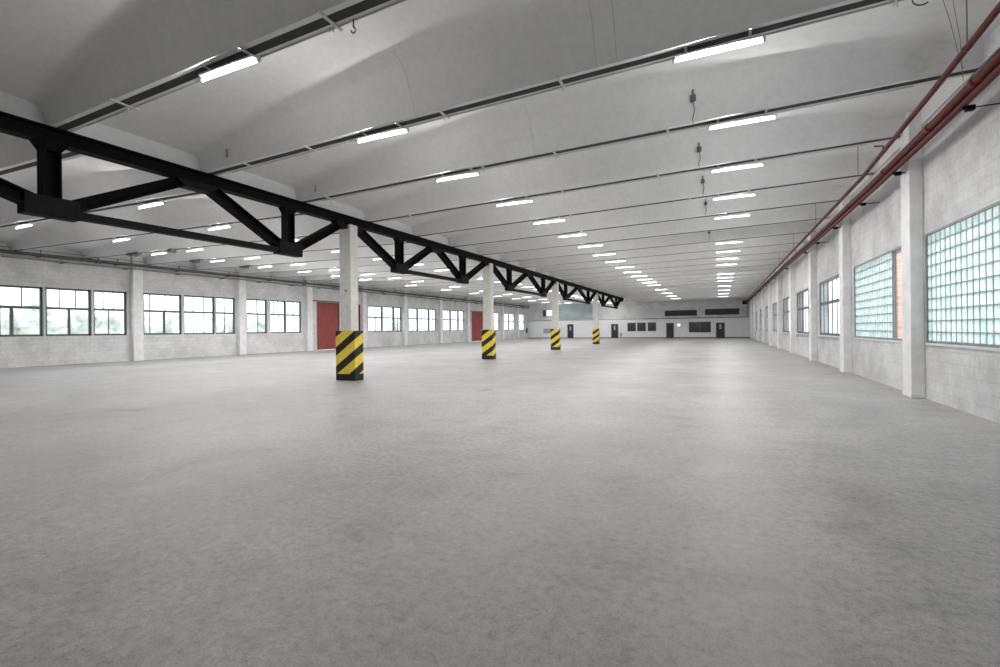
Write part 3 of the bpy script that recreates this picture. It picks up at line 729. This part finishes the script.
def extinguisher(x, y, label):
    r = thing('fire_extinguisher', (x, y, .3), label, 'fire extinguisher')
    m = MB(); m.tube([(x, y, .30), (x, y, .33), (x, y, .72), (x, y, .78)], .075, 14); m.build('cylinder', M['pipe_dark'], r, True)
    m = MB(); m.tube([(x, y, .78), (x, y, .86)], .025, 10); m.box((x - .02, y - .08, .86), (x + .02, y + .04, .89)); m.build('valve', M['black'], r)
    m = MB(); m.box((x - .1, y + .075, .28), (x + .1, y + .1, .8)); m.build('mount', M['grey'], r)
extinguisher(-14.05, FY - .1, 'dark fire extinguisher on the far wall beside the door right of farthest column')
m = MB(); m.box((XL + .0, 74.3, 1.0), (XL + .18, 74.75, 1.7)); m.box((XL + .18, 74.34, 1.05), (XL + .19, 74.71, 1.65))
tag(m.build('electric_box', M['pipe_dark'], origin=(XL, 74.5, 1.0)), 'dark cabinet on the left wall at the far corner', 'cabinet')
m = MB(); m.box((XL, 54.5, 2.6), (XL + .03, 54.95, 3.0))
tag(m.build('wall_sign', simple('pink_sign', (.55, .22, .2), .6), origin=(XL, 54.7, 2.6)), 'small faded red sign on the left wall beside the far red door', 'sign')

# ------------------------------------------------------------------ outdoors, seen through the windows
g = MB(); g.box((-90, -30, -.5), (XL - .3, 110, -.25)); struct(g.build('ground', M['ground']), 'pale paving outside the left windows')
g = MB(); g.box((XR + .35, -30, -.5), (60, 110, -.25)); struct(g.build('ground', M['ground']), 'pale paving outside the right windows')
def tree(x, y, s, seed):
    rnd = random.Random(seed)
    r = thing('tree', (x, y, -.25), 'pale green tree standing outside the left windows', 'tree', 'trees outside the left windows')
    t = MB(); t.tube([(x, y, -.25), (x + .1, y, 1.2 * s), (x, y + .1, 2.3 * s)], .11 * s, 8); t.build('trunk', M['bark'], r, True)
    bm = bmesh.new()
    for q in range(16):
        c = Vector((x + rnd.uniform(-1, 1) * s, y + rnd.uniform(-1.3, 1.3) * s, (1.5 + rnd.uniform(-.7, 1.3)) * s))
        res = bmesh.ops.create_icosphere(bm, subdivisions=2, radius=rnd.uniform(.5, .85) * s, matrix=Matrix.Translation(c))
        for v in res['verts']:
            n = noise.noise(v.co * 2.3); v.co += (v.co - c) * n * .55
    me = bpy.data.meshes.new('crown'); 
    for v in bm.verts: v.co -= Vector((x, y, -.25))
    bm.to_mesh(me); bm.free(); me.materials.append(M['leaf']); o = bpy.data.objects.new('crown', me); C.objects.link(o); o.parent = r
for i, (x, y, s) in enumerate(((-38, 9.2, 1.05), (-38.5, 13.9, 1.1), (-40.5, 18.4, 1.0), (-41, 22.5, 1.0), (-39, 27.5, .9), (-44, 34, 1.0), (-44, 44, 1.0), (-45, 60, 1.1))):
    tree(x, y, s, i)
b = thing('brick_building', (9.5, 31, -.25), 'orange brick building outside the clear strip of the second glass block window', 'building')
m = MB(); m.box((6.6, 24.5, -.25), (14, 33.0, 6.5)); m.build('wall', M['brick'], b)
m = MB(); m.box((6.5, 24.3, 6.5), (14.2, 33.2, 6.7)); m.build('roof', M['render'], b)

# ------------------------------------------------------------------ world (bright overcast)
wd = bpy.data.worlds.new('overcast'); bpy.context.scene.world = wd; wd.use_nodes = True
nt = wd.node_tree; nt.nodes.clear(); out = nt.nodes.new('ShaderNodeOutputWorld'); bg = nt.nodes.new('ShaderNodeBackground')
bg.inputs[0].default_value = (.96, .97, 1., 1); bg.inputs[1].default_value = 2.9
nt.links.new(bg.outputs[0], out.inputs[0])

# ------------------------------------------------------------------ camera
F_PX, YAW, ROLL = 476.08, .4332, .0108
cam = bpy.data.cameras.new('camera'); co = bpy.data.objects.new('camera', cam); C.objects.link(co)
cam.sensor_fit = 'HORIZONTAL'; cam.sensor_width = 36; cam.lens = F_PX / 1000 * 36; cam.clip_start = .05; cam.clip_end = 400
R0 = Vector((math.cos(YAW), math.sin(YAW), 0)); Fw = Vector((-math.sin(YAW), math.cos(YAW), 0)); U0 = Vector((0, 0, 1))
Rt = R0 * math.cos(ROLL) - U0 * math.sin(ROLL); Up = R0 * math.sin(ROLL) + U0 * math.cos(ROLL)
mt = Matrix((Rt, Up, -Fw)).transposed().to_4x4(); mt.translation = Vector((0, 0, 1.5)); co.matrix_world = mt
cam.shift_y = -(333.5 - 329.85) / 1000
bpy.context.scene.camera = co

sc = bpy.context.scene
sc.view_settings.view_transform = 'Standard'; sc.view_settings.look = 'None'; sc.view_settings.gamma = 1; sc.view_settings.use_curve_mapping = False
sc.view_settings.exposure = 0.66
sc.cycles.max_bounces = 12; sc.cycles.diffuse_bounces = 8; sc.cycles.transparent_max_bounces = 12
sc.cycles.sample_clamp_indirect = 6
